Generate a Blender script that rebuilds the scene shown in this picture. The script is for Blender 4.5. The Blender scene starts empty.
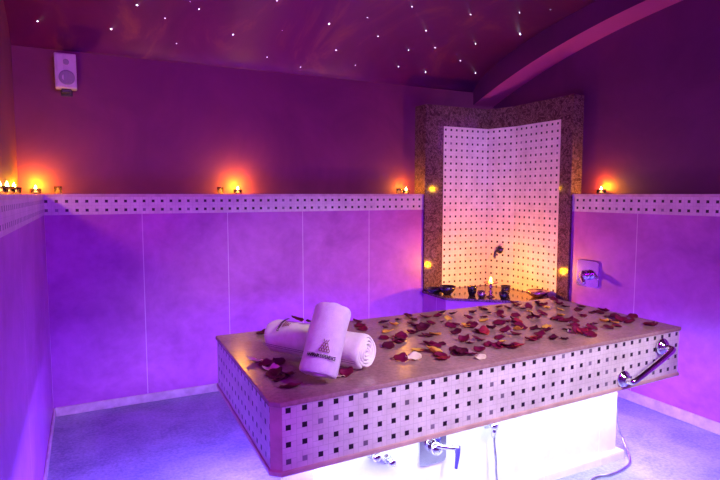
import bpy, bmesh, math, random
from mathutils import Vector, Matrix, noise
random.seed(7)
C = bpy.context.scene.collection
H = 1.5                                   # camera height: world z = H + height relative to the camera
XL, XR, YB, YF = -0.245, 3.50, 4.15, -1.30
RC, RR = 0.15, 0.095                       # depth of the candle ledges (back/left/front, right)
PITCH, CELL = math.atan(46/550), 0.0602
YAW = math.atan(275/550*math.cos(PITCH))

# ------------------------------------------------------------------ camera
Fv = Vector((math.sin(YAW)*math.cos(PITCH), math.cos(YAW)*math.cos(PITCH), -math.sin(PITCH)))
Rv = Vector((math.cos(YAW), -math.sin(YAW), 0)); Uv = Rv.cross(Fv)
cam = bpy.data.objects.new('camera', bpy.data.cameras.new('camera')); C.objects.link(cam)
M = Matrix((Rv, Uv, -Fv)).transposed().to_4x4(); M.translation = Vector((0, 0, H))
cam.matrix_world = M
cam.data.lens = 27.5; cam.data.sensor_width = 36; cam.data.clip_start = 0.02
bpy.context.scene.camera = cam

def ray(px, py): return Fv + Rv*((px-360)/550) + Uv*((240-py)/550)
def at_z(px, py, z):                      # survey helper: photo measurement -> point on a horizontal plane
    d = ray(px, py); return d*((z-H)/d.z) + Vector((0, 0, H))

# ------------------------------------------------------------------ materials
def new_mat(name):
    m = bpy.data.materials.new(name); m.use_nodes = True
    nt = m.node_tree; b = nt.nodes['Principled BSDF']
    return m, nt, b
def node(nt, t, **kw):
    n = nt.nodes.new(t)
    for k, v in kw.items():
        if k.startswith('i_'): n.inputs[k[2:].replace('_', ' ')].default_value = v
        else: setattr(n, k, v)
    return n
def math_n(nt, op, a, b=None, c=None):
    n = nt.nodes.new('ShaderNodeMath'); n.operation = op
    for i, v in enumerate((a, b, c)):
        if v is None: continue
        if isinstance(v, (int, float)): n.inputs[i].default_value = v
        else: nt.links.new(v, n.inputs[i])
    return n.outputs[0]
def mix_c(nt, fac, a, b):
    n = nt.nodes.new('ShaderNodeMix'); n.data_type = 'RGBA'
    for s, v in ((0, fac), (6, a), (7, b)):
        if isinstance(v, (int, float)): n.inputs[s].default_value = v
        elif isinstance(v, tuple): n.inputs[s].default_value = (*v, 1)
        else: nt.links.new(v, n.inputs[s])
    return n.outputs[2]
def coords(nt, kind='Object'):
    return node(nt, 'ShaderNodeTexCoord').outputs[kind]
def noise_f(nt, co, scale, detail=4, rough=.55, dist=0):
    n = node(nt, 'ShaderNodeTexNoise'); n.inputs['Scale'].default_value = scale
    n.inputs['Detail'].default_value = detail; n.inputs['Roughness'].default_value = rough
    n.inputs['Distortion'].default_value = dist
    nt.links.new(co, n.inputs['Vector']); return n.outputs['Fac']
def ramp(nt, fac, stops):
    n = node(nt, 'ShaderNodeValToRGB'); e = n.color_ramp.elements
    while len(e) < len(stops): e.new(.5)
    for el, (p, c) in zip(e, stops): el.position = p; el.color = (*c, 1)
    nt.links.new(fac, n.inputs[0]); return n.outputs[0]
def bump(nt, b, h, strength=.3, dist=.01):
    n = node(nt, 'ShaderNodeBump'); n.inputs['Strength'].default_value = strength
    n.inputs['Distance'].default_value = dist
    nt.links.new(h, n.inputs['Height']); nt.links.new(n.outputs[0], b.inputs['Normal'])
def speckled(name, c1, c2, scale, rough, bstr=.15, metallic=0, lo=.35, hi=.65, coat=0):
    m, nt, b = new_mat(name); co = coords(nt)
    f = noise_f(nt, co, scale, 6)
    nt.links.new(ramp(nt, f, [(lo, c1), (hi, c2)]), b.inputs['Base Color'])
    b.inputs['Roughness'].default_value = rough; b.inputs['Metallic'].default_value = metallic
    b.inputs['Coat Weight'].default_value = coat
    if bstr: bump(nt, b, f, bstr, .004)
    return m
def emissive(name, col, s):
    m, nt, b = new_mat(name); b.inputs['Base Color'].default_value = (*col, 1)
    b.inputs['Emission Color'].default_value = (*col, 1); b.inputs['Emission Strength'].default_value = s
    return m
def mosaic_mat(name, tile_a, tile_b, dot):
    m, nt, b = new_mat(name); uv = coords(nt, 'UV')
    sp = node(nt, 'ShaderNodeSeparateXYZ'); nt.links.new(uv, sp.inputs[0])
    u = math_n(nt, 'DIVIDE', sp.outputs[0], CELL); v = math_n(nt, 'DIVIDE', sp.outputs[1], CELL)
    fu = math_n(nt, 'SUBTRACT', math_n(nt, 'FRACT', u), .5); fv = math_n(nt, 'SUBTRACT', math_n(nt, 'FRACT', v), .5)
    au = math_n(nt, 'ABSOLUTE', fu); av = math_n(nt, 'ABSOLUTE', fv)
    isdot = math_n(nt, 'LESS_THAN', math_n(nt, 'MAXIMUM', au, av), .155)
    g = .022
    border = math_n(nt, 'GREATER_THAN', math_n(nt, 'MAXIMUM', au, av), .5-g*.8)
    def near(x, c): return math_n(nt, 'LESS_THAN', math_n(nt, 'ABSOLUTE', math_n(nt, 'SUBTRACT', x, c)), g)
    l1 = math_n(nt, 'MULTIPLY', near(fu, -.15), math_n(nt, 'GREATER_THAN', fv, -.15))
    l2 = math_n(nt, 'MULTIPLY', near(fu, .15), math_n(nt, 'LESS_THAN', fv, .15))
    l3 = math_n(nt, 'MULTIPLY', near(fv, .15), math_n(nt, 'GREATER_THAN', fu, -.15))
    l4 = math_n(nt, 'MULTIPLY', near(fv, -.15), math_n(nt, 'LESS_THAN', fu, .15))
    grout = math_n(nt, 'MINIMUM', math_n(nt, 'ADD', math_n(nt, 'ADD', border, l1), math_n(nt, 'ADD', l2, math_n(nt, 'ADD', l3, l4))), 1.0)
    wn = node(nt, 'ShaderNodeTexWhiteNoise', noise_dimensions='2D')
    cb = node(nt, 'ShaderNodeCombineXYZ'); nt.links.new(math_n(nt, 'FLOOR', u), cb.inputs[0]); nt.links.new(math_n(nt, 'FLOOR', v), cb.inputs[1])
    nt.links.new(cb.outputs[0], wn.inputs['Vector'])
    dotc = ramp(nt, wn.outputs['Value'], [(0, dot), (.80, dot), (.88, tuple(min(1, x*5+.06) for x in dot)), (1, tuple(min(1, x*9+.1) for x in dot))])
    tile = ramp(nt, noise_f(nt, uv, 9, 5), [(.3, tile_a), (.7, tile_b)])
    c = mix_c(nt, math_n(nt, 'MULTIPLY', grout, .28), tile, tuple(x*.45 for x in tile_a))
    c = mix_c(nt, isdot, c, dotc)
    nt.links.new(c, b.inputs['Base Color']); b.inputs['Roughness'].default_value = .32
    bump(nt, b, math_n(nt, 'SUBTRACT', 1.0, grout), .25, .002)
    return m
def wall_tile_mat(name, u0, step, ca, cb_):
    m, nt, b = new_mat(name); uv = coords(nt, 'UV')
    sp = node(nt, 'ShaderNodeSeparateXYZ'); nt.links.new(uv, sp.inputs[0])
    fr = math_n(nt, 'FRACT', math_n(nt, 'DIVIDE', math_n(nt, 'SUBTRACT', sp.outputs[0], u0-step/2), step))
    j = math_n(nt, 'LESS_THAN', math_n(nt, 'ABSOLUTE', math_n(nt, 'SUBTRACT', fr, .5)), .0028/step)
    f1 = noise_f(nt, uv, 2.2, 8, .62, .6); f2 = noise_f(nt, uv, 14, 6, .6)
    f = math_n(nt, 'ADD', math_n(nt, 'MULTIPLY', f1, .72), math_n(nt, 'MULTIPLY', f2, .28))
    c = ramp(nt, f, [(.36, ca), (.64, cb_)])
    c = mix_c(nt, math_n(nt, 'MULTIPLY', j, .45), c, (.95, .88, .9))
    nt.links.new(c, b.inputs['Base Color']); b.inputs['Roughness'].default_value = .38
    bump(nt, b, f2, .12, .003)
    return m
def marble_mat():
    m, nt, b = new_mat('brown_marble'); co = coords(nt)
    warp = node(nt, 'ShaderNodeVectorMath', operation='ADD'); n = node(nt, 'ShaderNodeTexNoise'); n.inputs['Scale'].default_value = 9
    n.inputs['Detail'].default_value = 5; nt.links.new(co, n.inputs['Vector'])
    sc = node(nt, 'ShaderNodeVectorMath', operation='SCALE'); sc.inputs['Scale'].default_value = .12
    nt.links.new(n.outputs['Color'], sc.inputs[0]); nt.links.new(co, warp.inputs[0]); nt.links.new(sc.outputs[0], warp.inputs[1])
    v1 = noise_f(nt, warp.outputs[0], 13, 7, .7, 2.2)
    ridge = math_n(nt, 'ABSOLUTE', math_n(nt, 'SUBTRACT', v1, .5))
    vein = ramp(nt, ridge, [(0, (.50, .34, .32)), (.018, (.22, .12, .12)), (.07, (.07, .03, .035))])
    cloud = ramp(nt, noise_f(nt, co, 22, 8, .7), [(.36, (.03, .012, .014)), (.70, (.15, .08, .075))])
    nt.links.new(mix_c(nt, .5, vein, cloud), b.inputs['Base Color']); b.inputs['Roughness'].default_value = .09
    return m
def floor_mat():
    m, nt, b = new_mat('grey_stone_floor'); co = coords(nt)
    f1 = noise_f(nt, co, 3.0, 8, .65, .4); f2 = noise_f(nt, co, 55, 3, .6)
    f = math_n(nt, 'ADD', math_n(nt, 'MULTIPLY', f1, .6), math_n(nt, 'MULTIPLY', f2, .4))
    nt.links.new(ramp(nt, f, [(.36, (.17, .19, .26)), (.64, (.44, .46, .56))]), b.inputs['Base Color'])
    b.inputs['Roughness'].default_value = .36
    bump(nt, b, f2, .35, .006)
    return m
def slab_top_mat():
    m, nt, b = new_mat('beige_stone_top'); co = coords(nt)
    f1 = noise_f(nt, co, 4, 8, .65, 1.0); f2 = noise_f(nt, co, 60, 4, .6)
    f = math_n(nt, 'ADD', math_n(nt, 'MULTIPLY', f1, .55), math_n(nt, 'MULTIPLY', f2, .45))
    nt.links.new(ramp(nt, f, [(.38, (.29, .17, .16)), (.62, (.45, .28, .26))]), b.inputs['Base Color'])
    b.inputs['Roughness'].default_value = .22
    return m
def paint_mat(name, a, b2, rough):
    m, nt, b = new_mat(name); co = coords(nt)
    f = noise_f(nt, co, 1.6, 7, .6, .8)
    nt.links.new(ramp(nt, f, [(.35, a), (.68, b2)]), b.inputs['Base Color']); b.inputs['Roughness'].default_value = rough
    bump(nt, b, noise_f(nt, co, 120, 2), .08, .002)
    return m
def ceiling_mat():
    m, nt, b = new_mat('ceiling_paint_with_reflections'); co = coords(nt)
    mp = node(nt, 'ShaderNodeMapping'); mp.inputs['Scale'].default_value = (1.2, .5, 1); nt.links.new(co, mp.inputs[0])
    f = noise_f(nt, mp.outputs[0], 1.9, 7, .62, 1.0)
    nt.links.new(ramp(nt, f, [(.38, (.15, .004, .14)), (.55, (.18, .010, .155)), (.74, (.34, .09, .14))]), b.inputs['Base Color'])  # brownish patches: reflections on the glossy ceiling put into its colour
    b.inputs['Roughness'].default_value = .5
    return m
def cloth_mat():
    m, nt, b = new_mat('white_terry_cloth'); co = coords(nt)
    f = noise_f(nt, co, 260, 3, .7); f2 = noise_f(nt, co, 30, 3)
    nt.links.new(ramp(nt, f2, [(.3, (.80, .76, .76)), (.7, (.93, .90, .89))]), b.inputs['Base Color'])
    b.inputs['Roughness'].default_value = .95; b.inputs['Sheen Weight'].default_value = .3
    bump(nt, b, f, .5, .003)
    return m
def glass_mat():
    m, nt, b = new_mat('clear_glass'); b.inputs['Transmission Weight'].default_value = 1
    b.inputs['Roughness'].default_value = .03; b.inputs['IOR'].default_value = 1.3
    f = noise_f(nt, coords(nt), 20, 2)
    nt.links.new(ramp(nt, f, [(.3, (1, .95, .88)), (.7, (1, .98, .94))]), b.inputs['Base Color'])
    return m
def petal_mat(name, a, b2, c):
    m, nt, b = new_mat(name); co = coords(nt)
    sp = node(nt, 'ShaderNodeSeparateXYZ'); nt.links.new(co, sp.inputs[0])
    t = math_n(nt, 'ADD', math_n(nt, 'MULTIPLY', sp.outputs[1], 16), math_n(nt, 'MULTIPLY', noise_f(nt, co, 60, 3), .8))
    nt.links.new(ramp(nt, t, [(-.0, a), (.5, b2), (1, c)]), b.inputs['Base Color'])
    b.inputs['Roughness'].default_value = .6; b.inputs['Specular IOR Level'].default_value = .25
    b.inputs['Subsurface Weight'].default_value = 0
    return m

MM = dict(
    tile=wall_tile_mat('beige_wall_tile', .616, .6, (.38, .085, .38), (.56, .155, .56)),
    tile_side=wall_tile_mat('beige_side_wall_tile', 2.624, 1.2, (.38, .085, .38), (.56, .155, .56)),
    mosaic=mosaic_mat('basketweave_mosaic', (.60, .53, .52), (.82, .76, .74), (.018, .012, .02)),
    mosaic_niche=mosaic_mat('niche_mosaic', (.68, .60, .56), (.86, .80, .76), (.02, .012, .02)),
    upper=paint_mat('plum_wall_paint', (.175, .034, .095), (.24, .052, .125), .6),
    upper_dark=paint_mat('shaded_plum_paint', (.105, .010, .085), (.145, .018, .115), .6),  # darkened plum copy: shade put into the colour, right wall and rib sides
    rib=paint_mat('pink_plum_paint', (.44, .06, .26), (.52, .08, .30), .55),
    ceiling=ceiling_mat(), floor=floor_mat(), marble=marble_mat(), top=slab_top_mat(), cloth=cloth_mat(), glass=glass_mat(),
    cap=speckled('stone_cap', (.52, .40, .38), (.70, .58, .56), 14, .3),
    trim=speckled('pink_stone_trim', (.50, .33, .28), (.66, .46, .40), 12, .3),
    base=wall_tile_mat('pale_base_tile', .45, .42, (.58, .57, .62), (.80, .78, .82)),
    chrome=speckled('chrome', (.72, .72, .76), (.86, .86, .90), 8, .10, 0, 1.0),
    steel=speckled('brushed_steel', (.52, .50, .55), (.66, .64, .70), 40, .28, .1, 1.0),
    dark_metal=speckled('dark_hammered_metal', (.05, .045, .07), (.15, .13, .20), 22, .22, .3, .9),
    copper=speckled('tinned_copper', (.42, .26, .28), (.68, .48, .52), 20, .25, .25, 1.0),
    grey_plastic=speckled('silver_plastic', (.55, .53, .58), (.66, .64, .70), 10, .35, .03),
    dark_plastic=speckled('dark_plastic', (.03, .03, .035), (.06, .06, .07), 30, .45, .05),
    grille=speckled('grey_speaker_grille', (.28, .27, .33), (.36, .35, .42), 300, .6, .3),
    thread=speckled('dark_embroidery_thread', (.035, .015, .03), (.07, .03, .05), 200, .8, .2),
    thread_brown=speckled('brown_embroidery_thread', (.22, .08, .07), (.36, .15, .12), 200, .8, .2),
    stripe=speckled('woven_stripe', (.25, .16, .24), (.34, .24, .32), 150, .9, .2),
    wax=emissive('glowing_wax', (1, .48, .12), 3.0),
    flame=emissive('flame', (1, .62, .16), 60),
    wick=speckled('burnt_wick', (.02, .015, .01), (.04, .03, .02), 50, .8, 0),
    star=emissive('star_point', (.72, .68, 1.0), 9),
    star_hot=emissive('bright_star_point', (.80, .78, 1.0), 16),
    blue=speckled('blue_lever', (.10, .07, .45), (.16, .12, .60), 10, .2, 0, .4),
)
PET = dict(
    dark=petal_mat('dark_red_petal', (.10, .01, .02), (.085, .001, .03), (.06, .001, .03)),
    red=petal_mat('crimson_petal', (.13, .005, .018), (.16, .001, .045), (.12, .001, .045)),
    bright=petal_mat('bright_red_petal', (.5, .06, .03), (.28, .003, .045), (.20, .003, .045)),
    orange=petal_mat('orange_yellow_petal', (.80, .52, .10), (.78, .38, .07), (.75, .20, .05)),
    cream=petal_mat('cream_petal', (.85, .72, .45), (.85, .70, .56), (.80, .58, .52)),
)

# ------------------------------------------------------------------ mesh helpers
def obj(name, bm, mats, parent=None, smooth=False, loc=None):
    bmesh.ops.recalc_face_normals(bm, faces=bm.faces[:])
    me = bpy.data.meshes.new(name); bm.to_mesh(me); bm.free()
    if not isinstance(mats, (list, tuple)): mats = [mats]
    for m in mats: me.materials.append(m)
    if smooth:
        for p in me.polygons: p.use_smooth = True
    o = bpy.data.objects.new(name, me); C.objects.link(o)
    if parent: o.parent = parent
    if loc is not None: o.location = loc
    return o
def tag(o, label, cat, group=None, kind=None):
    if label: o['label'] = label
    if cat: o['category'] = cat
    if group: o['group'] = group
    if kind: o['kind'] = kind
    return o
def thing(name, label, cat, loc=(0, 0, 0), rotz=0, group=None):
    o = bpy.data.objects.new(name, None); C.objects.link(o); o.location = loc; o.rotation_euler = (0, 0, rotz)
    o.empty_display_size = .05
    return tag(o, label, cat, group)
def bevel(bm, w, seg=2, edges=None):
    bmesh.ops.bevel(bm, geom=edges or bm.edges[:], offset=w, segments=seg, profile=.6, affect='EDGES')
def box(bm, x0, x1, y0, y1, z0, z1):
    r = bmesh.ops.create_cube(bm, size=1)
    for v in r['verts']:
        v.co = Vector((x0+(v.co.x+.5)*(x1-x0), y0+(v.co.y+.5)*(y1-y0), z0+(v.co.z+.5)*(z1-z0)))
    return r['verts']
def box_bm(*a, bev=0, seg=2):
    bm = bmesh.new(); box(bm, *a)
    if bev: bevel(bm, bev, seg)
    return bm
def prism(bm, pts, z0, z1, mat_idx=None):
    uvl = bm.loops.layers.uv.verify()
    lo = [bm.verts.new((x, y, z0)) for x, y in pts]; hi = [bm.verts.new((x, y, z1)) for x, y in pts]
    n = len(pts); u = 0
    for i in range(n):
        j = (i+1) % n
        f = bm.faces.new((lo[i], lo[j], hi[j], hi[i]))
        L = math.hypot(pts[j][0]-pts[i][0], pts[j][1]-pts[i][1])
        for l, (a, b) in zip(f.loops, ((u, z0), (u+L, z0), (u+L, z1), (u, z1))): l[uvl].uv = (a, b)
        u += L
        if mat_idx: f.material_index = mat_idx[i]
    bm.faces.new(lo[::-1]); bm.faces.new(hi)
def lathe(bm, prof, seg=24, loc=(0, 0, 0), axis=None):
    """prof: (r, z) list, closed at ends when r = 0; axis turns +z"""
    q = Vector((0, 0, 1)).rotation_difference(Vector(axis).normalized()) if axis else None
    rings = []
    for r, z in prof:
        if r < 1e-6: ring = [Vector((0, 0, z))]
        else: ring = [Vector((r*math.cos(2*math.pi*k/seg), r*math.sin(2*math.pi*k/seg), z)) for k in range(seg)]
        if q: ring = [q @ p for p in ring]
        rings.append([bm.verts.new(p+Vector(loc)) for p in ring])
    for a, b in zip(rings, rings[1:]):
        for k in range(seg):
            k2 = (k+1) % seg
            if len(a) == 1 and len(b) == 1: continue
            if len(a) == 1: bm.faces.new((a[0], b[k], b[k2]))
            elif len(b) == 1: bm.faces.new((a[k], b[0], a[k2]))
            else: bm.faces.new((a[k], a[k2], b[k2], b[k]))
def smooth_path(pts, n=8):
    P = [Vector(p) for p in pts]; P = [P[0]*2-P[1]]+P+[P[-1]*2-P[-2]]; out = []
    for i in range(1, len(P)-2):
        for k in range(n):
            t = k/n; a, b, c, d = P[i-1:i+3]
            out.append(.5*((2*b)+(c-a)*t+(2*a-5*b+4*c-d)*t*t+(3*b-a-3*c+d)*t**3))
    out.append(P[-2]); return out
def tube(bm, path, r, seg=10):
    rings = []; up = Vector((.13, .21, .97)).normalized()
    for i, p in enumerate(path):
        d = (Vector(path[min(i+1, len(path)-1)])-Vector(path[max(i-1, 0)])).normalized()
        a = d.cross(up)
        if a.length < .05: a = d.cross(Vector((1, 0, 0)))
        a.normalize(); b = d.cross(a); rad = r(i/(len(path)-1)) if callable(r) else r
        up = b if b.dot(up) > 0 else -b
        rings.append([bm.verts.new(Vector(p)+a*rad*math.cos(2*math.pi*k/seg)+b*rad*math.sin(2*math.pi*k/seg)) for k in range(seg)])
    for a, b in zip(rings, rings[1:]):
        # match nearest starting vertex so the tube never twists
        off = min(range(seg), key=lambda s: (a[0].co-b[s].co).length)
        fwd = (a[1].co-b[(off+1) % seg].co).length < (a[1].co-b[(off-1) % seg].co).length
        if not fwd: b[:] = [b[(off-k) % seg] for k in range(seg)]
        else: b[:] = [b[(off+k) % seg] for k in range(seg)]
        for k in range(seg):
            k2 = (k+1) % seg; bm.faces.new((a[k], a[k2], b[k2], b[k]))
    bm.faces.new(rings[0][::-1]); bm.faces.new(rings[-1])
def frame_uv(bm):
    uvl = bm.loops.layers.uv.verify()
    for f in bm.faces:
        n = f.normal
        for l in f.loops:
            c = l.vert.co
            l[uvl].uv = (c.y if abs(n.x) > abs(n.y) else c.x, c.z)

# ------------------------------------------------------------------ the room
def wall_prism(name, a, b, out, hi, mats, u_of, rc=RC):
    """wall from a to b (xy); out = unit vector pointing out of the room. Profile: tiles, mosaic band, cap, ledge, upper wall."""
    eps = .0006 if abs(out[0]) > .5 else 0
    prof = [(0, 0), (0, H-.139), (0, H-.019), (-.005, H-.019), (-.005, H-eps), (rc, H-eps), (rc, hi), (rc+.12, hi), (rc+.12, 0)]
    midx = [0, 1, 2, 2, 2, 3, 3, 3, 0]
    bm = bmesh.new(); uvl = bm.loops.layers.uv.verify()
    def V(p, q): return bm.verts.new((p[0]+out[0]*q[0], p[1]+out[1]*q[0], q[1]))
    A = [V(a, q) for q in prof]; B = [V(b, q) for q in prof]; n = len(prof)
    for i in range(n):
        j = (i+1) % n; f = bm.faces.new((A[i], B[i], B[j], A[j])); f.material_index = midx[i]
        for l in f.loops: l[uvl].uv = (u_of(l.vert.co), l.vert.co.z-(H-.139))
    bm.faces.new(A[::-1]); bm.faces.new(B)
    o = obj(name, bm, mats); o['kind'] = 'structure'; return o
wall_prism('wall_back', (XL-RC, YB), (XR+RR, YB), (0, 1), H+1.00, [MM['tile'], MM['mosaic'], MM['cap'], MM['upper']], lambda c: c.x+.262)
wall_prism('wall_left', (XL, YF-RC), (XL, YB+RC), (-1, 0), H+1.62, [MM['tile_side'], MM['mosaic'], MM['cap'], MM['upper']], lambda c: c.y)
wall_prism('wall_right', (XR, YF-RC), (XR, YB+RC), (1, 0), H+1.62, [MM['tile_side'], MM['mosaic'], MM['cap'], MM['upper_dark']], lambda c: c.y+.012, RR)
wall_prism('wall_front', (XL-RC, YF), (XR+RR, YF), (0, -1), H+1.00, [MM['tile'], MM['mosaic'], MM['cap'], MM['upper']], lambda c: c.x)
bm = box_bm(XL-.4, XR+.4, YF-.4, YB+.4, -.1, 0)
o = obj('floor', bm, MM['floor']); o['kind'] = 'structure'
# skirting
bm = bmesh.new(); box(bm, XL+.012, 2.66, YB-.014, YB, 0, .062); bevel(bm, .003, 1)
o = obj('baseboard_back', bm, MM['cap']); o['kind'] = 'structure'
bm = bmesh.new(); box(bm, XR-.014, XR, YF, 3.10, 0, .075); bevel(bm, .003, 1)
o = obj('baseboard_right', bm, MM['cap']); o['kind'] = 'structure'
bm = bmesh.new(); box(bm, XL, XL+.012, YF, YB-.014, 0, .062); bevel(bm, .003, 1)
o = obj('baseboard_left', bm, MM['cap']); o['kind'] = 'structure'
# vault
YC, YA = 1.425, 2.875
def z_main(y):
    t = min(1, abs(y-YC)/YA); return H+.965+.50*(1-t**2.2)**.62
def z_rib(y):
    t = min(1, abs(y-YC)/YA); return H+.845+.475*(1-t**2.3)
def y_samples(n=72):                       # denser toward the springing
    return [YC-YA*math.cos(math.pi*k/n) for k in range(n+1)]
bm = bmesh.new(); ys = y_samples(); rows = []
for y in ys:
    z = z_main(y); rows.append([bm.verts.new((x, y, z+dz)) for x, dz in ((XL-RC-.1, 0), (3.42, 0), (3.42, .05), (XL-RC-.1, .05))])
for a, b in zip(rows, rows[1:]):
    for k in range(4):
        bm.faces.new((a[k], a[(k+1) % 4], b[(k+1) % 4], b[k]))
bm.faces.new(rows[0]); bm.faces.new(rows[-1][::-1])
o = obj('ceiling', bm, MM['ceiling']); o['kind'] = 'structure'
for p in o.data.polygons: p.use_smooth = abs(p.normal.x) < .5 and len(p.vertices) == 4 and abs(p.normal.z) > .02
bm = bmesh.new(); rows = []
for y in ys:
    z = z_rib(y); zt = z_main(y)+.06
    rows.append([bm.verts.new(c) for c in ((3.35, y, z), (XR+RR+.02, y, z), (XR+RR+.02, y, zt), (3.35, y, zt))])
for a, b in zip(rows, rows[1:]):
    for k in range(4):
        f = bm.faces.new((a[k], a[(k+1) % 4], b[(k+1) % 4], b[k])); f.material_index = 0 if k == 0 else 1  # sides take the darkened plum, the rib's unlit face painted in
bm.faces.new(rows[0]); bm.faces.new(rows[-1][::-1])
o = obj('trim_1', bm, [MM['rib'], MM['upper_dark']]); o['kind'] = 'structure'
o['label'] = 'plum arch rib rising along the right wall'

# ------------------------------------------------------------------ corner niche
n_ = thing('marble_niche', 'tall mosaic corner niche framed in brown veined marble', 'niche', (2.70, 4.13, 0))
off = Vector((-2.70, -4.13, 0))
def npart(name, bm, m):
    bmesh.ops.translate(bm, verts=bm.verts[:], vec=off); return obj(name, bm, m, n_)
bm = bmesh.new()
prism(bm, [(2.895, 4.140), (3.402, 4.140), (3.490, 3.862), (3.490, 3.322), (3.4945, 3.322), (3.4945, 4.1445), (2.895, 4.1445)], .632, H+.001)
prism(bm, [(2.895, 4.140), (3.402, 4.140), (3.490, 3.862), (3.490, 3.322), (3.594, 3.322), (3.594, 4.299), (2.895, 4.299)], H+.001, H+.605)
npart('mosaic_panel', bm, MM['mosaic_niche'])
bm = bmesh.new()
prism(bm, [(2.70, 4.128), (2.895, 4.128), (2.895, 4.149), (2.70, 4.149)], .632, H+.001)
prism(bm, [(2.70, 4.128), (2.895, 4.128), (2.895, 4.299), (2.70, 4.299)], H+.001, H+.605)
npart('post', bm, MM['marble'])
bm = bmesh.new()
prism(bm, [(3.478, 3.20), (3.499, 3.20), (3.499, 3.322), (3.478, 3.322)], .632, H+.001)
prism(bm, [(3.478, 3.20), (3.594, 3.20), (3.594, 3.322), (3.478, 3.322)], H+.001, H+.605)
npart('post', bm, MM['marble'])
bm = bmesh.new()
prism(bm, [(2.70, 4.128), (3.395, 4.128), (3.478, 3.862), (3.478, 3.20), (3.594, 3.20), (3.594, 4.299), (2.70, 4.299)], H+.605, H+.785)
npart('lintel', bm, MM['marble'])
# stone platform at its foot
pl = thing('stone_platform', 'low tiled corner platform at the foot of the mosaic niche', 'platform', (2.9, 3.8, 0))
def pprism(name, pts, z0, z1, m):
    bm = bmesh.new(); prism(bm, [(x-2.9, y-3.8) for x, y in pts], z0, z1); return obj(name, bm, m, pl)
pprism('body', [(2.70, 4.145), (2.69, 3.775), (3.425, 3.145), (3.495, 3.145), (3.495, 4.145)], 0, .61, MM['tile_side'])
pprism('top_slab', [(2.692, 4.146), (2.68, 3.765), (3.42, 3.13), (3.496, 3.13), (3.496, 4.146)], .61, .63, MM['marble'])

# niche spout on the diagonal facet
nf = Vector((-.953, -.303, 0)); pf = Vector((3.452, 3.995, H-.52))
sp_ = thing('niche_spout', 'small dark metal water spout on the mosaic niche back', 'tap', pf)
bm = bmesh.new(); lathe(bm, [(0, 0), (.034, 0), (.036, .006), (.028, .014), (.014, .018), (.012, .03), (0, .03)], 20, axis=nf)
obj('rosette', bm, MM['dark_metal'], sp_, True)
bm = bmesh.new(); tube(bm, smooth_path([nf*.02, nf*.055+Vector((0, 0, -.004)), nf*.085+Vector((0, 0, -.03)), nf*.088+Vector((0, 0, -.075))], 6), .011)
obj('spout', bm, MM['dark_metal'], sp_, True)
bm = bmesh.new(); tube(bm, smooth_path([nf*.03+Vector((0, 0, .0)), nf*.035+Vector((0, 0, .03)), nf*.04+Vector((.012, -.04, .035))], 5), .007)
obj('lever', bm, MM['dark_metal'], sp_, True)

# ------------------------------------------------------------------ massage table
TX0, TX1, TY0, TY1, TZ = .56, 2.80, 1.73, 2.712, .80
tb = thing('massage_table', 'long heated stone massage table with mosaic sides and a beige stone top', 'table', (TX0, TY0, 0))
to = Vector((-TX0, -TY0, 0))
def outline(i, c):                        # the slab is very slightly out of square; inset i, chamfer c
    Q = [Vector((.532+i, 1.728+i)), Vector((2.792-i, 1.800+i)), Vector((2.808-i, 2.705-i)), Vector((.556+i, 2.715-i))]
    cs = [c, .008, .008, .008]; out = []
    for k in range(4):
        p, a, b = Q[k], (Q[k-1]-Q[k]).normalized(), (Q[(k+1) % 4]-Q[k]).normalized()
        out += [tuple(p+a*cs[k]), tuple(p+b*cs[k])]
    return out
def tpart(name, bm, m, smooth=False):
    bmesh.ops.translate(bm, verts=bm.verts[:], vec=to); return obj(name, bm, m, tb, smooth)
bm = bmesh.new(); prism(bm, outline(-.004, .032), TZ-.016, TZ)
bevel(bm, .004, 2, [e for e in bm.edges if all(abs(v.co.z-TZ) < 1e-5 for v in e.verts)])
tpart('tabletop', bm, MM['top'])
bm = bmesh.new(); uvl = bm.loops.layers.uv.verify()
ZB = TZ-.263
prism(bm, outline(.002, .034), ZB+.02, TZ-.016)
for f in bm.faces:
    f.normal_update()
    for l in f.loops:
        c = l.vert.co
        l[uvl].uv = ((c.x-TX0) if abs(f.normal.y) > .9 else (c.y-TY0), c.z-(TZ-.003-4*CELL))
    if .1 < abs(f.normal.x) < .9: f.material_index = 1
    if abs(f.normal.z) > .5: f.material_index = 1
tpart('mosaic_apron', bm, [MM['mosaic'], MM['trim']])
bm = bmesh.new(); prism(bm, outline(-.004, .034), ZB, ZB+.02)
bevel(bm, .003, 1, [e for e in bm.edges if abs(e.verts[0].co.z-e.verts[1].co.z) < 1e-5])
tpart('edge_trim', bm, MM['trim'])
bm = bmesh.new(); prism(bm, [(.81, 2.062), (2.655, 2.062), (2.655, 2.50), (.81, 2.50)], .05, ZB); tpart('pedestal', bm, MM['base'])
bm = bmesh.new(); prism(bm, [(.79, 2.03), (2.69, 2.03), (2.69, 2.52), (.79, 2.52)], 0, .05)
bevel(bm, .012, 2, [e for e in bm.edges if all(abs(v.co.z-.05) < 1e-5 for v in e.verts)]); tpart('plinth', bm, MM['base'])

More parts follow.
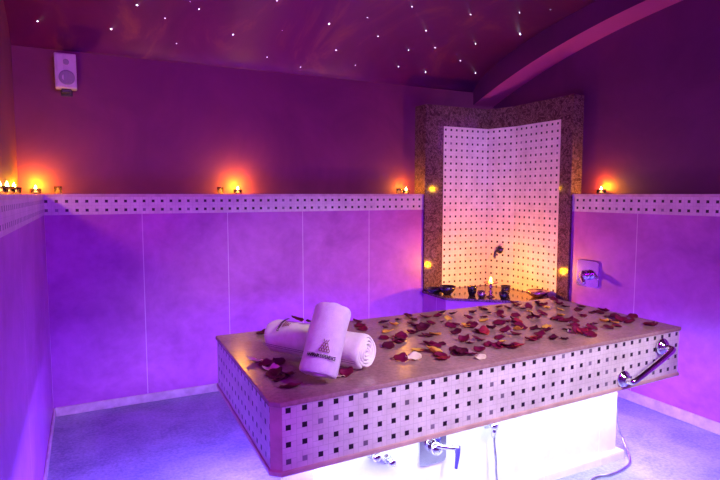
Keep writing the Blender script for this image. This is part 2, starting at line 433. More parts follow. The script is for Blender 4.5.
# grab bar on the apron
gy = 1.789
g = thing('grab_bar', 'chrome grab bar slanting on the right end of the mosaic table front', 'handle', (2.49, gy, TZ-.145))
gA, gB = Vector((2.622, 0, H-.780)), Vector((2.335, 0, H-.905))
go = Vector((-2.49, 0, -(TZ-.145)))
for P in (gA, gB):
    bm = bmesh.new(); lathe(bm, [(0, 0), (.043, 0), (.044, .007), (.036, .018), (.024, .022), (.022, .030), (0, .030)], 24, P+go, (0, -1, 0))
    obj('flange', bm, MM['chrome'], g, True)
bm = bmesh.new(); y1 = -.062
p = [gA+go+Vector((0, -.012, 0)), gA+go+Vector((.004, -.045, 0)), gA+go+Vector((-.012, y1, -.008)), (gA*.5+gB*.5)+go+Vector((0, y1-.004, 0)), gB+go+Vector((.012, y1, .008)), gB+go+Vector((-.004, -.045, 0)), gB+go+Vector((0, -.012, 0))]
tube(bm, smooth_path(p, 8), .0155, 14); obj('bar', bm, MM['chrome'], g, True)

# ------------------------------------------------------------------ taps on the pedestal
PY = 2.062
v_ = thing('shutoff_valve', 'small chrome double shut-off valve on the lit white pedestal, leftmost fitting', 'valve', (1.12, PY, .355))
for dx, dz, s in ((-.035, .012, 1), (.04, -.028, .9)):
    bm = bmesh.new(); lathe(bm, [(0, 0), (.024*s, 0), (.025*s, .005), (.012, .009), (.012, .03), (.019*s, .034), (.021*s, .05), (.014, .06), (0, .062)], 18, (dx, 0, dz), (0, -1, 0))
    obj('knob', bm, MM['chrome'], v_, True)
bm = bmesh.new(); tube(bm, [Vector((-.035, -.02, .012)), Vector((.04, -.02, -.028))], .008); obj('pipe', bm, MM['chrome'], v_, True)
m_ = thing('shower_mixer', 'square white plated shower mixer with a blue lever on the lit pedestal', 'tap', (1.40, PY, .335))
bm = bmesh.new(); box(bm, -.075, .075, -.012, 0, -.085, .085)
bevel(bm, .028, 4, [e for e in bm.edges if abs(e.verts[0].co.y-e.verts[1].co.y) > .01]); bevel(bm, .003, 2, [e for e in bm.edges if all(v.co.y < -.011 for v in e.verts)])
obj('plate', bm, MM['chrome'], m_, False)
bm = bmesh.new(); lathe(bm, [(0, .01), (.030, .01), (.030, .04), (.024, .055), (0, .058)], 22, axis=(0, -1, 0)); obj('cartridge', bm, MM['chrome'], m_, True)
bm = bmesh.new(); tube(bm, smooth_path([(-.01, -.045, .02), (.04, -.07, .012), (.085, -.085, .004)], 5), .012); mn = obj('neck', bm, MM['chrome'], m_, True)
bm = bmesh.new(); tube(bm, smooth_path([(.082, -.085, .012), (.082, -.09, -.02), (.070, -.095, -.085)], 5), lambda t: .016-.009*t, 12); obj('lever', bm, MM['blue'], mn, True)['label'] = 'blue tapering lever'
h_ = thing('hose_outlet', 'round chrome hose outlet with holder on the lit white pedestal', 'tap', (1.725, PY, .385))
bm = bmesh.new(); lathe(bm, [(0, 0), (.028, 0), (.029, .005), (.014, .01), (.014, .045), (.020, .048), (.020, .062), (0, .066)], 20, axis=(0, -1, 0)); obj('rosette', bm, MM['chrome'], h_, True)
bm = bmesh.new(); tube(bm, [Vector((0, -.05, 0)), Vector((0, -.05, -.055))], lambda t: .013-.002*t, 14); obj('elbow', bm, MM['chrome'], h_, True)
bm = bmesh.new()
pts = [(1.725, PY-.05, .335), (1.735, PY-.055, .22), (1.745, PY-.07, .09), (1.80, PY-.16, .012), (2.0, PY-.26, .009)]
for px, py in ((592, 479), (612, 474), (626, 467), (630, 459)):
    q = at_z(px, py, .009); pts.append((q.x, q.y, .009))
pts += [(2.80, 2.13, .06), (2.715, 2.10, .17), (2.69, 2.09, .32), (2.685, 2.12, .44), (2.70, 2.16, ZB-.012)]
tube(bm, smooth_path(pts, 12), lambda t: .0062+.0006*math.sin(t*900), 10)
tag(obj('shower_hose', bm, MM['steel'], smooth=True), 'metal shower hose looping over the bright floor around the pedestal', 'hose')

# ------------------------------------------------------------------ wall mixer, right wall
w_ = thing('wall_mixer', 'chrome wall mixer with square plate and lever on the right wall', 'tap', (XR, 3.02, H-.62))
bm = bmesh.new(); box(bm, -.014, 0, -.105, .105, -.105, .105)
bevel(bm, .035, 4, [e for e in bm.edges if abs(e.verts[0].co.x-e.verts[1].co.x) > .01]); bevel(bm, .004, 2, [e for e in bm.edges if all(v.co.x < -.013 for v in e.verts)])
obj('plate', bm, MM['chrome'], w_)
bm = bmesh.new(); lathe(bm, [(0, .012), (.040, .012), (.041, .045), (.034, .07), (0, .075)], 28, (0, 0, -.01), (-1, 0, 0)); wc = obj('cartridge', bm, MM['chrome'], w_, True)
bm = bmesh.new(); tube(bm, smooth_path([(-.05, 0, -.005), (-.085, -.01, -.02), (-.11, -.06, -.06)], 6), lambda t: .019-.006*t, 14); obj('lever', bm, MM['chrome'], wc, True)
bm = bmesh.new(); lathe(bm, [(0, 0), (.012, 0), (.014, .02), (.010, .03), (0, .03)], 16, (-.012, .055, -.045), (-1, 0, 0)); obj('diverter_knob', bm, MM['chrome'], w_, True)

# ------------------------------------------------------------------ loudspeaker
s_ = thing('wall_speaker', 'small silver loudspeaker mounted high on the plum back wall', 'speaker', (-.085, YB+RC, H+.81))
bm = bmesh.new(); box(bm, -.064, .064, -.125, -.025, -.112, .112); bevel(bm, .008, 3); obj('cabinet', bm, MM['grey_plastic'], s_)
bm = bmesh.new(); lathe(bm, [(0, 0), (.046, 0), (.048, .004), (.042, .006), (.02, .003), (0, .006)], 28, (.006, -.124, -.045), (0, -1, 0)); obj('woofer', bm, MM['grille'], s_, True)
bm = bmesh.new(); lathe(bm, [(.010, 0), (.018, 0), (.019, .003), (.013, .004), (.008, .002), (0, .005)], 20, (.004, -.124, .055), (0, -1, 0)); obj('tweeter', bm, MM['grille'], s_, True)
bm = box_bm(-.045, -.012, -.128, -.122, -.104, .104, bev=.002); obj('highlight_strip', bm, MM['base'], s_)  # pale strip added to stand for the highlight down the cabinet
bm = bmesh.new(); box(bm, -.03, .03, -.09, 0, -.135, -.113); box(bm, -.035, .035, -.012, 0, -.15, .06); bevel(bm, .003, 1); obj('bracket', bm, MM['dark_plastic'], s_)

# ------------------------------------------------------------------ candles
def warm(loc, power, rad=.012, col=(1, .40, .0)):
    d = bpy.data.lights.new('candle_light', 'POINT'); d.energy = power; d.shadow_soft_size = rad; d.color = col
    o = bpy.data.objects.new('candle_light', d); C.objects.link(o); o.location = loc; return o
def flame_bm(h=.036, r=.008):
    bm = bmesh.new(); lathe(bm, [(0, 0), (r*.7, h*.12), (r, h*.3), (r*.8, h*.55), (r*.35, h*.82), (0, h)], 12); return bm
fl_me = None
def tealight(loc, label, r=.034, h=.034, power=4, group=None):
    t = thing('glass_tealight', label, 'candle', loc, 0, group)
    bm = bmesh.new(); lathe(bm, [(0, 0), (r*.86, 0), (r*.92, .004), (r, h), (r*.94, h), (r*.86, .006), (0, .006)], 28); obj('glass_holder', bm, MM['glass'], t, True)
    bm = bmesh.new(); lathe(bm, [(0, .007), (.019, .007), (.019, .020), (0, .019)], 20); obj('wax', bm, MM['wax'], t)
    bm = bmesh.new(); tube(bm, [Vector((0, 0, .018)), Vector((0, 0, .026))], .001, 6); wk = obj('wick', bm, MM['wick'], t)
    f = obj('flame', flame_bm(), MM['flame'], wk, True, (0, 0, .024))
    warm(Vector(loc)+Vector((0, 0, .058)), power)
    return t
LZ = H+.0005
BY = YB+.075
cands = [
    ((-.292, BY+.01, LZ), 'glowing tealight in the left corner of the back wall ledge', 8),
    ((1.054, BY, LZ), 'lone glowing tealight midway along the back wall ledge', 8),
    ((2.565, BY, LZ), 'glowing tealight on the back ledge beside the marble niche', 3),
]
for loc, lab, pw in cands: tealight(loc, lab, power=pw, group='glowing tealights on the ledges')
tealight((XR+.055, 2.975, LZ-.0006), 'glowing tealight on the right wall ledge', power=6, group='glowing tealights on the ledges')
for y, lab in ((3.28, 'glowing tealight on the left wall ledge, nearest the corner'), (3.0, 'glowing tealight on the left wall ledge, between its two neighbours'), (2.74, 'glowing tealight on the left wall ledge, cut by the photo edge')):
    tealight((XL-.075, y, LZ-.0006), lab, power=4.5, group='glowing tealights on the ledges')
def tumbler(x, lab):
    bm = bmesh.new(); lathe(bm, [(0, 0), (.020, 0), (.022, .003), (.024, .050), (.0215, .050), (.019, .005), (0, .005)], 24)
    tag(obj('empty_glass', bm, MM['glass'], smooth=True, loc=(x, BY-.03, LZ)), lab, 'glass')
tumbler(-.16, 'little clear glass on the ledge right of the corner tealight')
tumbler(.915, 'little clear glass on the ledge left of the middle tealight')
tumbler(2.475, 'little clear glass on the ledge left of the niche-side tealight')

# ------------------------------------------------------------------ vessels on the platform
PZ = .6305
def pp(px, py): q = at_z(px, py, PZ); return Vector((q.x, q.y, PZ))
def vessel(name, prof_out, th, label, cat, m, px, py, seg=28):
    """prof_out outer profile from foot to rim; inner wall offset by th"""
    outer = [(0, 0)]+prof_out; inner = [(max(r-th, .001), max(z, th)) for r, z in prof_out[::-1]]+[(0, th)]
    t = thing(name, label, cat, pp(px, py))
    bm = bmesh.new(); lathe(bm, outer+inner, seg); obj('body', bm, m, t, True)
    R, Z = prof_out[-1]; bm = bmesh.new()
    ring = [Vector((R*math.cos(a), R*math.sin(a), Z)) for a in [2*math.pi*k/seg for k in range(seg+1)]]
    lathe(bm, [(R-th, Z-.002), (R+.002, Z-.002), (R+.004, Z+.001), (R+.001, Z+.003), (R-th, Z+.002), (R-th, Z-.002)], seg); obj('rim', bm, m, t, True)
    return t
vessel('metal_bowl', [(.03, 0), (.034, .008), (.052, .022), (.068, .048), (.074, .072)], .003, 'round dark metal bowl at the left end of the niche platform', 'bowl', MM['dark_metal'], 447, 294.5)
vessel('shallow_dish', [(.035, 0), (.055, .012), (.075, .032), (.080, .040)], .003, 'shallow dark dish against the left marble post behind the bowl', 'dish', MM['dark_metal'], 434.5, 293)
vessel('metal_cup', [(.026, 0), (.028, .006), (.036, .03), (.040, .062), (.042, .075)], .003, 'dark metal cup left of the candle stand', 'cup', MM['dark_metal'], 472, 295.3)
vessel('small_cup', [(.024, 0), (.026, .006), (.034, .026), (.037, .056)], .003, 'small shiny coppery cup just left of the candle stand', 'cup', MM['copper'], 481.5, 298)
vessel('metal_cup', [(.024, 0), (.026, .006), (.035, .028), (.038, .055)], .003, 'nearer of the two dark cups right of the candle stand', 'cup', MM['dark_metal'], 503.5, 299)
vessel('metal_cup', [(.028, 0), (.030, .006), (.038, .03), (.042, .076)], .003, 'farther of the two dark cups right of the candle stand', 'cup', MM['dark_metal'], 505.5, 294.5)
vessel('copper_bowl', [(.04, 0), (.045, .008), (.075, .028), (.093, .056)], .003, 'wide coppery bowl at the right end of the niche platform', 'bowl', MM['copper'], 537.5, 297.5)
cp = pp(490.5, 296.5)
cs = thing('candle_stand', 'turned metal candle stand with a lit candle dish in the niche', 'candle', cp)
bm = bmesh.new(); lathe(bm, [(0, 0), (.036, 0), (.038, .006), (.020, .014), (.011, .026), (.020, .040), (.010, .052), (.009, .070), (.018, .082), (.010, .094), (.012, .108), (0, .108)], 24); obj('stem', bm, MM['copper'], cs, True)
bm = bmesh.new(); lathe(bm, [(0, .107), (.02, .108), (.056, .116), (.064, .124), (.060, .125), (.018, .114), (0, .113)], 28); obj('dish', bm, MM['copper'], cs, True)
bm = bmesh.new(); lathe(bm, [(0, .113), (.018, .113), (.018, .128), (0, .127)], 20); obj('wax', bm, MM['wax'], cs)
obj('flame', flame_bm(.036, .008), MM['flame'], cs, True, (0, 0, .128))
warm(cp+Vector((0, 0, .165)), 24, .012, (1, .34, .0))
warm(cp+Vector((.17, .17, .03)), .55, .03, (1, .42, .07)) if False else None

# ------------------------------------------------------------------ towels
def spiral_xy(r_out, th, turns, sq=1.0, n=40, start=0.0, sign=1):
    pts = []
    N = int(turns*n)
    for i in range(N+1):
        a = start+sign*2*math.pi*i/n; r = r_out-(r_out-th*.9)*(i/N)**.9 if False else r_out-th*1.02*(i/n)
        r = max(r, th*.4); pts.append((r*math.cos(a), r*math.sin(a)*sq, r, a))
    return pts
def towel_roll(name, label, A, B, r, th, turns, sq, start, sign, seed, flap=None):
    """rolled towel with axis A->B; local frame: x to the side, y up, z along the axis"""
    A, B = Vector(A), Vector(B); d = B-A; L = d.length; zax = d.normalized()
    xax = zax.cross(Vector((0, 0, 1))).normalized(); yax = xax.cross(zax)
    t = thing(name, label, 'towel', A)
    F = Matrix((xax, yax, zax)).transposed()
    sp = spiral_xy(r, th, turns, sq, 40, start, sign)
    bm = bmesh.new(); NZ = 26; cols = []
    for i, (x, y, rr_, a) in enumerate(sp):
        n = Vector((x, y, 0)).normalized() if (x or y) else Vector((1, 0, 0)); row = []
        depth = i/len(sp)
        for s, o_ in ((0, 0), (1, -th*.80)):
            line = []
            for k in range(NZ+1):
                w = k/NZ; z = w*L
                e = min(w, 1-w); pinch = 1-.06*max(0, 1-e/.07)**2
                wob = noise.noise(Vector((x*14+seed, y*14, z*9)))*.0045 + noise.noise(Vector((x*40+seed, y*40, z*30)))*.0014
                off_z = (noise.noise(Vector((a*.7+seed, w*2, 3)))*.012+.004*math.sin(a*2))*(1 if w > .5 else -1)*max(0, 1-e/.12)
                P = Vector((x, y, 0))*pinch+n*(o_+wob); P.z = z+off_z
                line.append(bm.verts.new(F @ P))
            row.append(line)
        cols.append(row)
    for c0, c1 in zip(cols, cols[1:]):
        for k in range(NZ):
            bm.faces.new((c0[0][k], c1[0][k], c1[0][k+1], c0[0][k+1]))
            bm.faces.new((c0[1][k], c0[1][k+1], c1[1][k+1], c1[1][k]))
        for k in (0, NZ):
            bm.faces.new((c0[0][k], c0[1][k], c1[1][k], c1[0][k]))
    for c in (cols[0], cols[-1]):
        for k in range(NZ): bm.faces.new((c[0][k], c[0][k+1], c[1][k+1], c[1][k]))
    o = obj('cloth_roll', bm, MM['cloth'], t, True)
    md = o.modifiers.new('sub', 'SUBSURF'); md.levels = md.render_levels = 1
    return t, F, L, r, sq
def on_roll(F, r, sq, ang, z, lift=.005):     # point on the roll surface
    rr = r+lift; return F @ Vector((rr*math.cos(ang), rr*math.sin(ang)*sq, z))
def text_mesh(body, size, bold=0.0):
    cu = bpy.data.curves.new('t', 'FONT'); cu.body = body; cu.size = size; cu.align_x = 'CENTER'; cu.offset = bold
    tmp = bpy.data.objects.new('t', cu); C.objects.link(tmp)
    dg = bpy.context.evaluated_depsgraph_get(); me = bpy.data.meshes.new_from_object(tmp.evaluated_get(dg))
    C.objects.unlink(tmp); bpy.data.objects.remove(tmp); return me
def wrap(bm, F, r, sq, ang0, z0, du, dz, thick, lift=.004):
    """flat (x, y) mesh -> roll: x runs round the roll (du sign), y along the axis (dz sign); subdivided and lifted"""
    bmesh.ops.triangulate(bm, faces=bm.faces[:])
    for _ in range(2):
        long = [e for e in bm.edges if e.calc_length() > .008]
        if long: bmesh.ops.subdivide_edges(bm, edges=long, cuts=1)
        bmesh.ops.triangulate(bm, faces=bm.faces[:])
    ex = bmesh.ops.extrude_face_region(bm, geom=bm.faces[:])
    for v in [g for g in ex['geom'] if isinstance(g, bmesh.types.BMVert)]: v.co.z += thick
    for v in bm.verts:
        a = ang0+du*v.co.x/r; v.co = on_roll(F, r, sq, a, z0+dz*v.co.y, lift+v.co.z)
def emblem_bm(s):
    """pyramid of stacked arcs with a small pronged crest, about s wide"""
    bm = bmesh.new()
    def stroke(pts, w):
        prev = None
        for i, p in enumerate(pts):
            p = Vector((*p, 0)); q = Vector((*pts[min(i+1, len(pts)-1)], 0))-Vector((*pts[max(i-1, 0)], 0)); q.normalize()
            nn = Vector((-q.y, q.x, 0))*w/2; cur = (bm.verts.new(p+nn), bm.verts.new(p-nn))
            if prev: bm.faces.new((prev[0], prev[1], cur[1], cur[0]))
            prev = cur
    for row, (n, y) in enumerate(((4, 0), (3, .27), (2, .54))):
        wd = s*(1-.25*row)/n
        for k in range(n):
            cx = (k-(n-1)/2)*wd
            stroke([(cx-wd*.48*math.cos(a), y*s+wd*.9*math.sin(a)) for a in [math.pi*j/8 for j in range(9)]], s*.075)
    stroke([(-.50*s, -.05*s), (.50*s, -.05*s)], s*.06)
    stroke([(-.12*s, .82*s), (0, 1.02*s), (.12*s, .82*s)], s*.07)
    for dx in (-.22, .22): stroke([(dx*s*.8, .88*s), (dx*s*1.1, 1.12*s)], s*.07)
    return bm
def logo(t, F, r, sq, ang0, z0, du, dz, w, lift=.004):
    me = text_mesh('EXPERIENCE', w*.165, .0004); bm = bmesh.new(); bm.from_mesh(me)
    me2 = text_mesh('HAMMAM', w*.165, .0009); b2 = bmesh.new(); b2.from_mesh(me2)
    xs = [v.co.x for v in bm.verts]; xs2 = [v.co.x for v in b2.verts]
    w1 = max(xs)-min(xs); w2 = max(xs2)-min(xs2); gap = w*.05; tot = w1+w2+gap; sc = w/tot
    for v in bm.verts: v.co.x = (v.co.x-min(xs)+w2+gap-tot/2)*sc
    for v in b2.verts: v.co.x = (v.co.x-min(xs2)-tot/2)*sc
    b2.to_mesh(me2); bm.from_mesh(me2); b2.free()
    wrap(bm, F, r, sq, ang0, z0, du, dz, .0012, lift); o = obj('lettering', bm, MM['thread'], t); o['label'] = 'dark embroidered lettering reading HAMMAM EXPERIENCE'
    bm = emblem_bm(w*.34)
    for v in bm.verts: v.co.y += w*.22; v.co.x += w*.05
    wrap(bm, F, r, sq, ang0, z0, du, dz, .0012, lift); o = obj('emblem', bm, MM['thread_brown'], t); o['label'] = 'brown embroidered emblem'

RT = .078
A1 = Vector((.73, 2.31, 0)); B1 = at_z(368, 353, TZ+RT)
A1.z = B1.z = TZ+RT+.003
t1, F1, L1, r1, sq1 = towel_roll('rolled_towel', 'rolled white towel lying flat beneath the leaning one', A1, B1, RT, .0145, 4.6, .97, math.radians(-60), 1, 3.1)
# dobby stripes along the free edge and the embroidery near the far left end
for a in (14, 20):
    bm = bmesh.new(); prev = None
    for k in range(31):
        z = .004+(L1-.008)*k/30
        P = [F1 and on_roll(F1, r1, sq1, math.radians(180-a*1.0+180+s), z, .0062) for s in (-.8, .8)]
        cur = [bm.verts.new(q) for q in P]
        if prev: bm.faces.new((prev[0], prev[1], cur[1], cur[0]))
        prev = cur
    obj('stripe', bm, MM['stripe'], t1)
logo(t1, F1, r1, sq1, math.radians(62), .075, -1, 1, .085, .004)
R2 = .080
A2 = at_z(320, 374, TZ+.041)+Vector((-.012, -.009, 0)); e2 = math.radians(62)
h2 = at_z(345, 300, H+.0).to_2d() if False else Vector((.81, .58)).normalized()
B2 = A2+Vector((h2.x*math.cos(e2), h2.y*math.cos(e2), math.sin(e2)))*.26
t2, F2, L2, r2, sq2 = towel_roll('rolled_towel', 'rolled white towel leaning across the other, embroidered emblem facing out', A2, B2, R2, .0150, 4.8, .88, math.radians(-150), -1, 8.4)
cv = F2.transposed() @ (Vector((0, 0, H))-A2)
logo(t2, F2, r2, sq2, math.atan2(cv.y, cv.x)+.12, .055, -1, 1, .112, .0025)

# ------------------------------------------------------------------ rose petals
def petal_bm(seed):
    rnd = random.Random(seed); bm = bmesh.new(); N, K = 9, 9; g = []
    cup = rnd.uniform(6, 16); curl = rnd.uniform(.1, .6); fold = rnd.uniform(-3, 6); notch = rnd.uniform(0, .16); tip = rnd.uniform(-.5, .5)
    for i in range(N):
        t = i/(N-1); row = []
        half = .5*max(.10, 1-(abs(t-.60)/.62)**2.3)**.5
        for k in range(K):
            s = k/(K-1)*2-1
            x = s*half*.046; y = (t-.45)*.044-notch*.02*(1-abs(s))*max(0, t-.7)/.3-.006*s*s*t
            z = cup*(x*x+.6*y*y)*(1+.5*s*tip)+fold*abs(x)**1.6*(1 if s > 0 else .5)*.3
            z += curl*.010*max(0, t-.65)/.35*(1-.3*s) + noise.noise(Vector((x*60+seed, y*60, 0)))*.004
            row.append(bm.verts.new((x, y, z)))
        g.append(row)
    for a, b in zip(g, g[1:]):
        for k in range(K-1): bm.faces.new((a[k], a[k+1], b[k+1], b[k]))
    ax, ay = rnd.uniform(-.16, .2), rnd.uniform(-.2, .2)
    bmesh.ops.rotate(bm, verts=bm.verts[:], matrix=Matrix.Rotation(ax, 3, 'X') @ Matrix.Rotation(ay, 3, 'Y'))
    r = bmesh.ops.solidify(bm, geom=bm.faces[:], thickness=.0007)
    mz = min(v.co.z for v in bm.verts)
    for v in bm.verts: v.co.z -= mz
    return bm
petal_me = {}
NV = 12
for kk, m in PET.items():
    for s in range(NV):
        bm = petal_bm(s+1); bmesh.ops.recalc_face_normals(bm, faces=bm.faces[:])
        me = bpy.data.meshes.new('petal'); bm.to_mesh(me); bm.free(); me.materials.append(m)
        for p in me.polygons: p.use_smooth = True
        petal_me[kk, s] = me
P = []   # (px, py, colour, size)
def add(ox, oy, sc, lst):
    for e in lst:
        x, y = e[0], e[1]; c = e[2] if len(e) > 2 else 'd'; s = e[3] if len(e) > 3 else 1.0
        P.append((ox+x/sc, oy+y/sc, c, s))
add(380, 300, 8, [(30,178,'d',1.2),(150,158,'d',.8),(230,125),(265,155),(360,135,'r',1.3),(460,128,'r',.9),(493,100,'d',.9),(580,115),(545,150,'o',1),(500,172,'d',.5),
  (115,195,'o'),(42,215,'d',.6),(60,255,'o',1.2),(250,190),(290,205,'r'),(345,230,'d',1.5),(410,190,'r',1),(250,262,'r',1),(290,255,'d',.9),(375,287,'d',1.1),(435,272,'o',1.1),
  (560,215,'r',1.1),(600,195,'r',1.1),(610,262,'d',1.2),(670,325,'r',1.0),(685,200,'o',1.0),(120,300,'r',1.0),(165,295,'r',1.2),(150,340,'r',1.2),(175,325,'d',.9),(35,305,'r',.9),
  (70,375,'d',1.3),(400,355,'r',1.2),(435,370,'r',1.1),(495,350,'d',.7),(300,400,'o',1.1),(440,415,'o',1.4),(490,445,'r',1.1),(500,470,'b',1.1),(590,395,'d',.9),(625,425,'d',1.4),(655,430,'d',1.2),(275,465,'c',1.3),
  (160,475,'r',1.1),(700,435,'r',.9)])
add(460, 290, 6.86, [(85,150),(150,125,'r',1),(175,135,'r',1),(200,155,'d',.6),(265,118,'r',.9),(330,125),(270,160,'r'),(60,195,'r'),(165,188,'r'),(165,210,'o'),(285,185,'r'),(375,92,'r',1.1),(395,110,'r',1),(430,125,'r'),(470,120,'r'),
  (380,178,'r'),(335,215,'r'),(375,205,'r',1.1),(400,222,'b',1.1),(405,245,'r',1.1),(265,228,'r',1.3),(65,232,'r',1.1),(90,255,'r',1),(35,252,'o',.8),(140,285,'r',1.2),(165,295,'b',1.1),(215,262,'d',1.1),(310,287,'r',1.3),(380,303,'r',1.1),(395,275,'o',1),
  (440,265,'r',.7),(270,330,'r',1.0),(130,343,'r',1.2),(28,350,'r',1.0),(75,362,'r',.8),(290,352,'o',.7),(195,378,'r',1.0),(258,388,'r',1.0),(290,385,'r',1),(330,388,'d',1.1),(362,392,'r',1),(390,388,'b',1.3),(135,412,'r',1.1),(20,440,'d',1),
  (90,445,'r',.9),(145,465,'c',.9),(492,188,'r',1.2),(520,190,'r',1.1),(560,155,'r',1),(575,170,'r',.8),(545,100,'d',1.2),(570,110,'r',1.1),(527,82,'d',.9),(600,120,'o',.8),(505,270,'d'),(535,262,'d',.9),(600,280,'d',1.1),(590,255,'o',.9),
  (545,305,'r',1.2),(480,340,'b',1.1),(512,330,'b',1.2),(530,325,'r',1.0),(640,335,'d',.9),(655,200,'r',1.2),(640,70,'r',1),(680,100,'r',1),(480,150,'o',.7)])
add(550, 290, 6, [(60,85,'r'),(95,98,'r'),(190,98,'d',1),(170,122,'d',1),(65,118,'o',.8),(65,150,'o',.9),(258,135,'d',.9),(302,108,'r',1.1),(325,125,'r',1.2),(300,135,'d',1),(180,150,'r',.8),(205,155,'r',.8),(42,178,'r',1.2),(80,185,'r',1.1),(110,188,'r',1.2),(150,185,'r',1),
  (150,215,'r',1.1),(360,158,'d',1.1),(400,165,'d',1.2),(425,185,'r',1.2),(355,190,'r',1),(325,188,'o',.9),(495,163,'r',1.1),(475,195,'r',1.2),(405,215,'r',1),(385,195,'o',.8),(350,225,'d',1),(265,203,'r',.9),(100,235,'d',.9),(120,250,'c',.5),(165,258,'r',1.2),(195,258,'b',1.2),(250,232,'r',1.1),
  (245,270,'r',1.2),(225,245,'r',1.1),(588,210,'r',1.1),(612,210,'r',1.1),(20,292,'d',.8),(90,293,'d',.8)])
add(250, 295, 4.8, [(58,185,'d',1.2),(528,150,'r',1.3),(515,128,'d',.9),(540,165,'r',.9),(25,320,'c',1.2),(78,335,'r',1.2),(140,328,'d',1.0),(95,362,'c',1.1),(120,358,'c',.9),(112,385,'d',1.3),(135,380,'d',1),(180,385,'d',1.1),(135,410,'d',1),(158,400,'d',.9),(205,440,'r',1.5),(425,388,'c',1.1),(465,382,'r',1.1)])
KEY = {'d': 'dark', 'r': 'red', 'b': 'bright', 'o': 'orange', 'c': 'cream'}
WORD = {'d': 'dark red', 'r': 'crimson', 'b': 'bright red', 'o': 'orange yellow', 'c': 'cream white'}
def zone(px, py, X, Y):
    if px < 300: return 'before the rolled towels by the left corner of the table' if py > 340 else 'at the left end behind the rolled towels'
    if px < 352: return 'tucked in front of the leaning towel'
    if px < 395: where = 'just right of the rolled towels'
    elif px < 440: where = 'on the left middle of the table'
    elif px < 490: where = 'at the table centre'
    elif px < 540: where = 'on the right middle of the table'
    elif px < 590: where = 'on the right part of the table'
    else: where = 'at the far right end of the table'
    row = 'along the front edge' if Y < 2.05 else ('halfway across' if Y < 2.35 else 'toward the back edge')
    return row+' '+where
rp = random.Random(21); placed = []; cnt = {}
items = []
for px, py, c, s in P:
    q = at_z(px, py, TZ+.004)
    if not (TX0+.02 < q.x < TX1-.02 and TY0+.02 < q.y < TY1-.02): continue
    items.append((px, py, c, s, q))
for px, py, c, s, q in items:
    lab = f'{WORD[c]} rose petal {zone(px, py, q.x, q.y)}'; cnt[lab] = cnt.get(lab, 0)+1
for px, py, c, s, q in items:
    o = bpy.data.objects.new('rose_petal', petal_me[KEY[c], rp.randrange(NV)]); C.objects.link(o)
    near_n = sum(1 for (a, b_) in placed if (a-q.x)**2+(b_-q.y)**2 < .018**2)
    o.location = (q.x, q.y, TZ+.0004+.004*near_n); placed.append((q.x, q.y))
    k = 1.12*s; o.scale = (k*rp.uniform(.9, 1.1), k*rp.uniform(.9, 1.15), k*rp.uniform(.9, 1.3)); o.rotation_euler = (0, 0, rp.uniform(0, 6.28))
    lab = f'{WORD[c]} rose petal {zone(px, py, q.x, q.y)}'
    tag(o, lab, 'petal', (WORD[c]+' petals '+zone(px, py, q.x, q.y)) if cnt[lab] > 1 else 'rose petals scattered over the table')
# three petals on top of the flat towel
for i, (z, ang, c, s, lab) in enumerate(((.13, 92, 'd', 1.25, 'dark red rose petal on top of the flat towel, nearest its emblem'), (.205, 88, 'd', .9, 'small dark red petal on top of the flat towel, middle of three'), (.262, 90, 'd', .8, 'dark red petal on top of the flat towel beside the leaning one'))):
    o = bpy.data.objects.new('rose_petal', petal_me[KEY[c], (3+i*4) % NV]); C.objects.link(o)
    o.location = A1+on_roll(F1, r1, sq1, math.radians(ang), z, .004); o.scale = (.95*s,)*3; o.rotation_euler = (.1, .1, 1.3*i)
    tag(o, lab, 'petal', 'petals on the flat towel')

# ------------------------------------------------------------------ fibre-optic stars
def on_vault(px, py):
    d = ray(px, py); t = 1.0; prev = None
    while t < 9:
        p = d*t
        if -1.2 < p.y < 4.32 and p.z+H > z_main(p.y): break
        t += .004
    return d*t+Vector((0, 0, H))
S = [(37.5,21,1.2),(137,5,1.5),(111,29,1.2),(165,18,.9),(199,9,1),(176.5,43.5,.9),(233,34.5,1.1),(277,0.5,1.1),(282.5,30.5,.5),(329,23.5,1.5),(267,57,1),(300.5,67,.9),(336,50,1),(367.5,17.5,.9),(378,36,1.1),(412,6.5,1),(426,30.5,1),(355.5,65,.8),
     (398.5,66.5,.9),(408.5,50,.9),(435,47.5,.9),(425.5,72,1),(460.5,60.5,.9),(470.5,14.5,.9),(475.5,43.5,1),(475.5,73,.9),(519.5,12.5,.8),(520,34,1.4),(550.5,9.5,.7),(190,1.5,.6),(321,0.5,.5),(244,17,.4),(448,4,.6),(212,24,.35)]
S = S[:-5]+[S[-5]]
star_m, star_h = None, None
def star_mesh(m):
    bm = bmesh.new(); bmesh.ops.create_icosphere(bm, subdivisions=2, radius=1)
    me = bpy.data.meshes.new('star'); bm.to_mesh(me); bm.free(); me.materials.append(m)
    for p in me.polygons: p.use_smooth = True
    return me
sm, sh = star_mesh(MM['star']), star_mesh(MM['star_hot'])
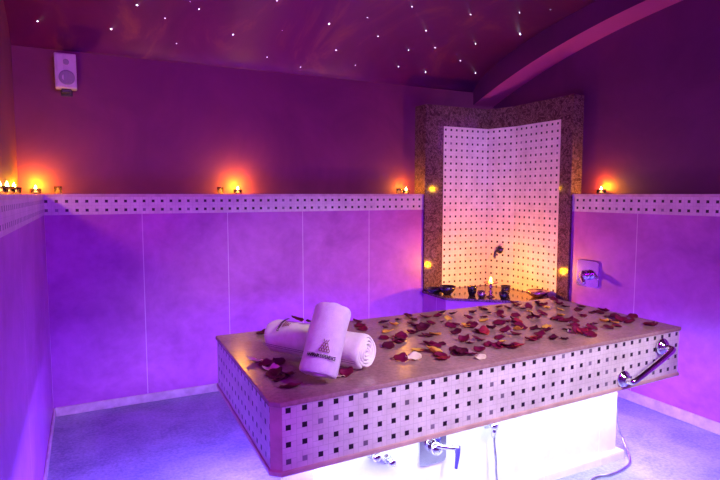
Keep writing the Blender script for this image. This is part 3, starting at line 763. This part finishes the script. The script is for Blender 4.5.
for px, py, s in S:
    p = on_vault(px, py); o = bpy.data.objects.new('star_light', sh if s > 1.15 else sm); C.objects.link(o)
    o.location = p; d = p.length; o.scale = (.0029*s*(p-Vector((0, 0, H))).length/3.5*1.0,)*3
    side = 'above the wall speaker' if px < 140 else 'left over the back wall' if px < 290 else 'mid over the back wall' if px < 390 else 'over the marble niche' if px < 500 else 'beside the arch rib'
    br = 'bright' if s > 1.15 else 'tiny'
    tag(o, f'{br} white star light in the plum ceiling {side}', 'star light', f'{br} ceiling star lights {side}')

# ------------------------------------------------------------------ lights
def area(name, loc, target, sx, sy, power, col, spread=math.pi):
    d = bpy.data.lights.new(name, 'AREA'); d.shape = 'RECTANGLE'; d.size = sx; d.size_y = sy; d.energy = power; d.color = col; d.spread = spread
    o = bpy.data.objects.new(name, d); C.objects.link(o); o.location = loc
    o.rotation_euler = (Vector(target)-Vector(loc)).to_track_quat('-Z', 'Y').to_euler(); return o
ULZ = ZB-.012
area('led_front', (1.73, 1.88, ULZ), (1.73, 1.97, 0), 1.8, .06, 13, (.62, .72, 1))
area('led_left', (.74, 2.25, ULZ), (.50, 2.22, 0), .9, .05, 62, (.20, .15, 1))
area('led_right', (2.72, 2.25, ULZ), (2.90, 2.22, 0), .9, .05, 34, (.26, .17, 1))
area('led_back', (1.73, 2.58, ULZ), (1.73, 2.86, 0), 1.8, .06, 46, (.12, .0, 1))
area('violet_wash', (1.0, -.6, H+1.15), (1.7, 3.2, .9), 2.0, .8, 112, (.43, .0, 1))
def spot(loc, target, power, col, size, blend, rad):
    d = bpy.data.lights.new('spot', 'SPOT'); d.energy = power; d.color = col; d.spot_size = math.radians(size); d.spot_blend = blend; d.shadow_soft_size = rad
    o = bpy.data.objects.new('spot', d); C.objects.link(o); o.location = loc
    o.rotation_euler = (Vector(target)-Vector(loc)).to_track_quat('-Z', 'Y').to_euler(); return o
spot((1.9, -.5, H+1.05), (1.75, 2.15, .78), 400, (.95, .92, .70), 45, .6, .25)
spot((1.6, -.3, H+.95), (3.2, 3.9, H+.42), 250, (.62, .52, 1), 19, .9, .2)  # added lamp, only brightens the niche mosaic
w = bpy.data.worlds.new('world'); bpy.context.scene.world = w; w.use_nodes = True
w.node_tree.nodes['Background'].inputs[0].default_value = (.10, .01, .16, 1); w.node_tree.nodes['Background'].inputs[1].default_value = .3
vs = bpy.context.scene.view_settings; vs.view_transform = 'Standard'; vs.look = 'None'; vs.exposure = 0; vs.gamma = 1
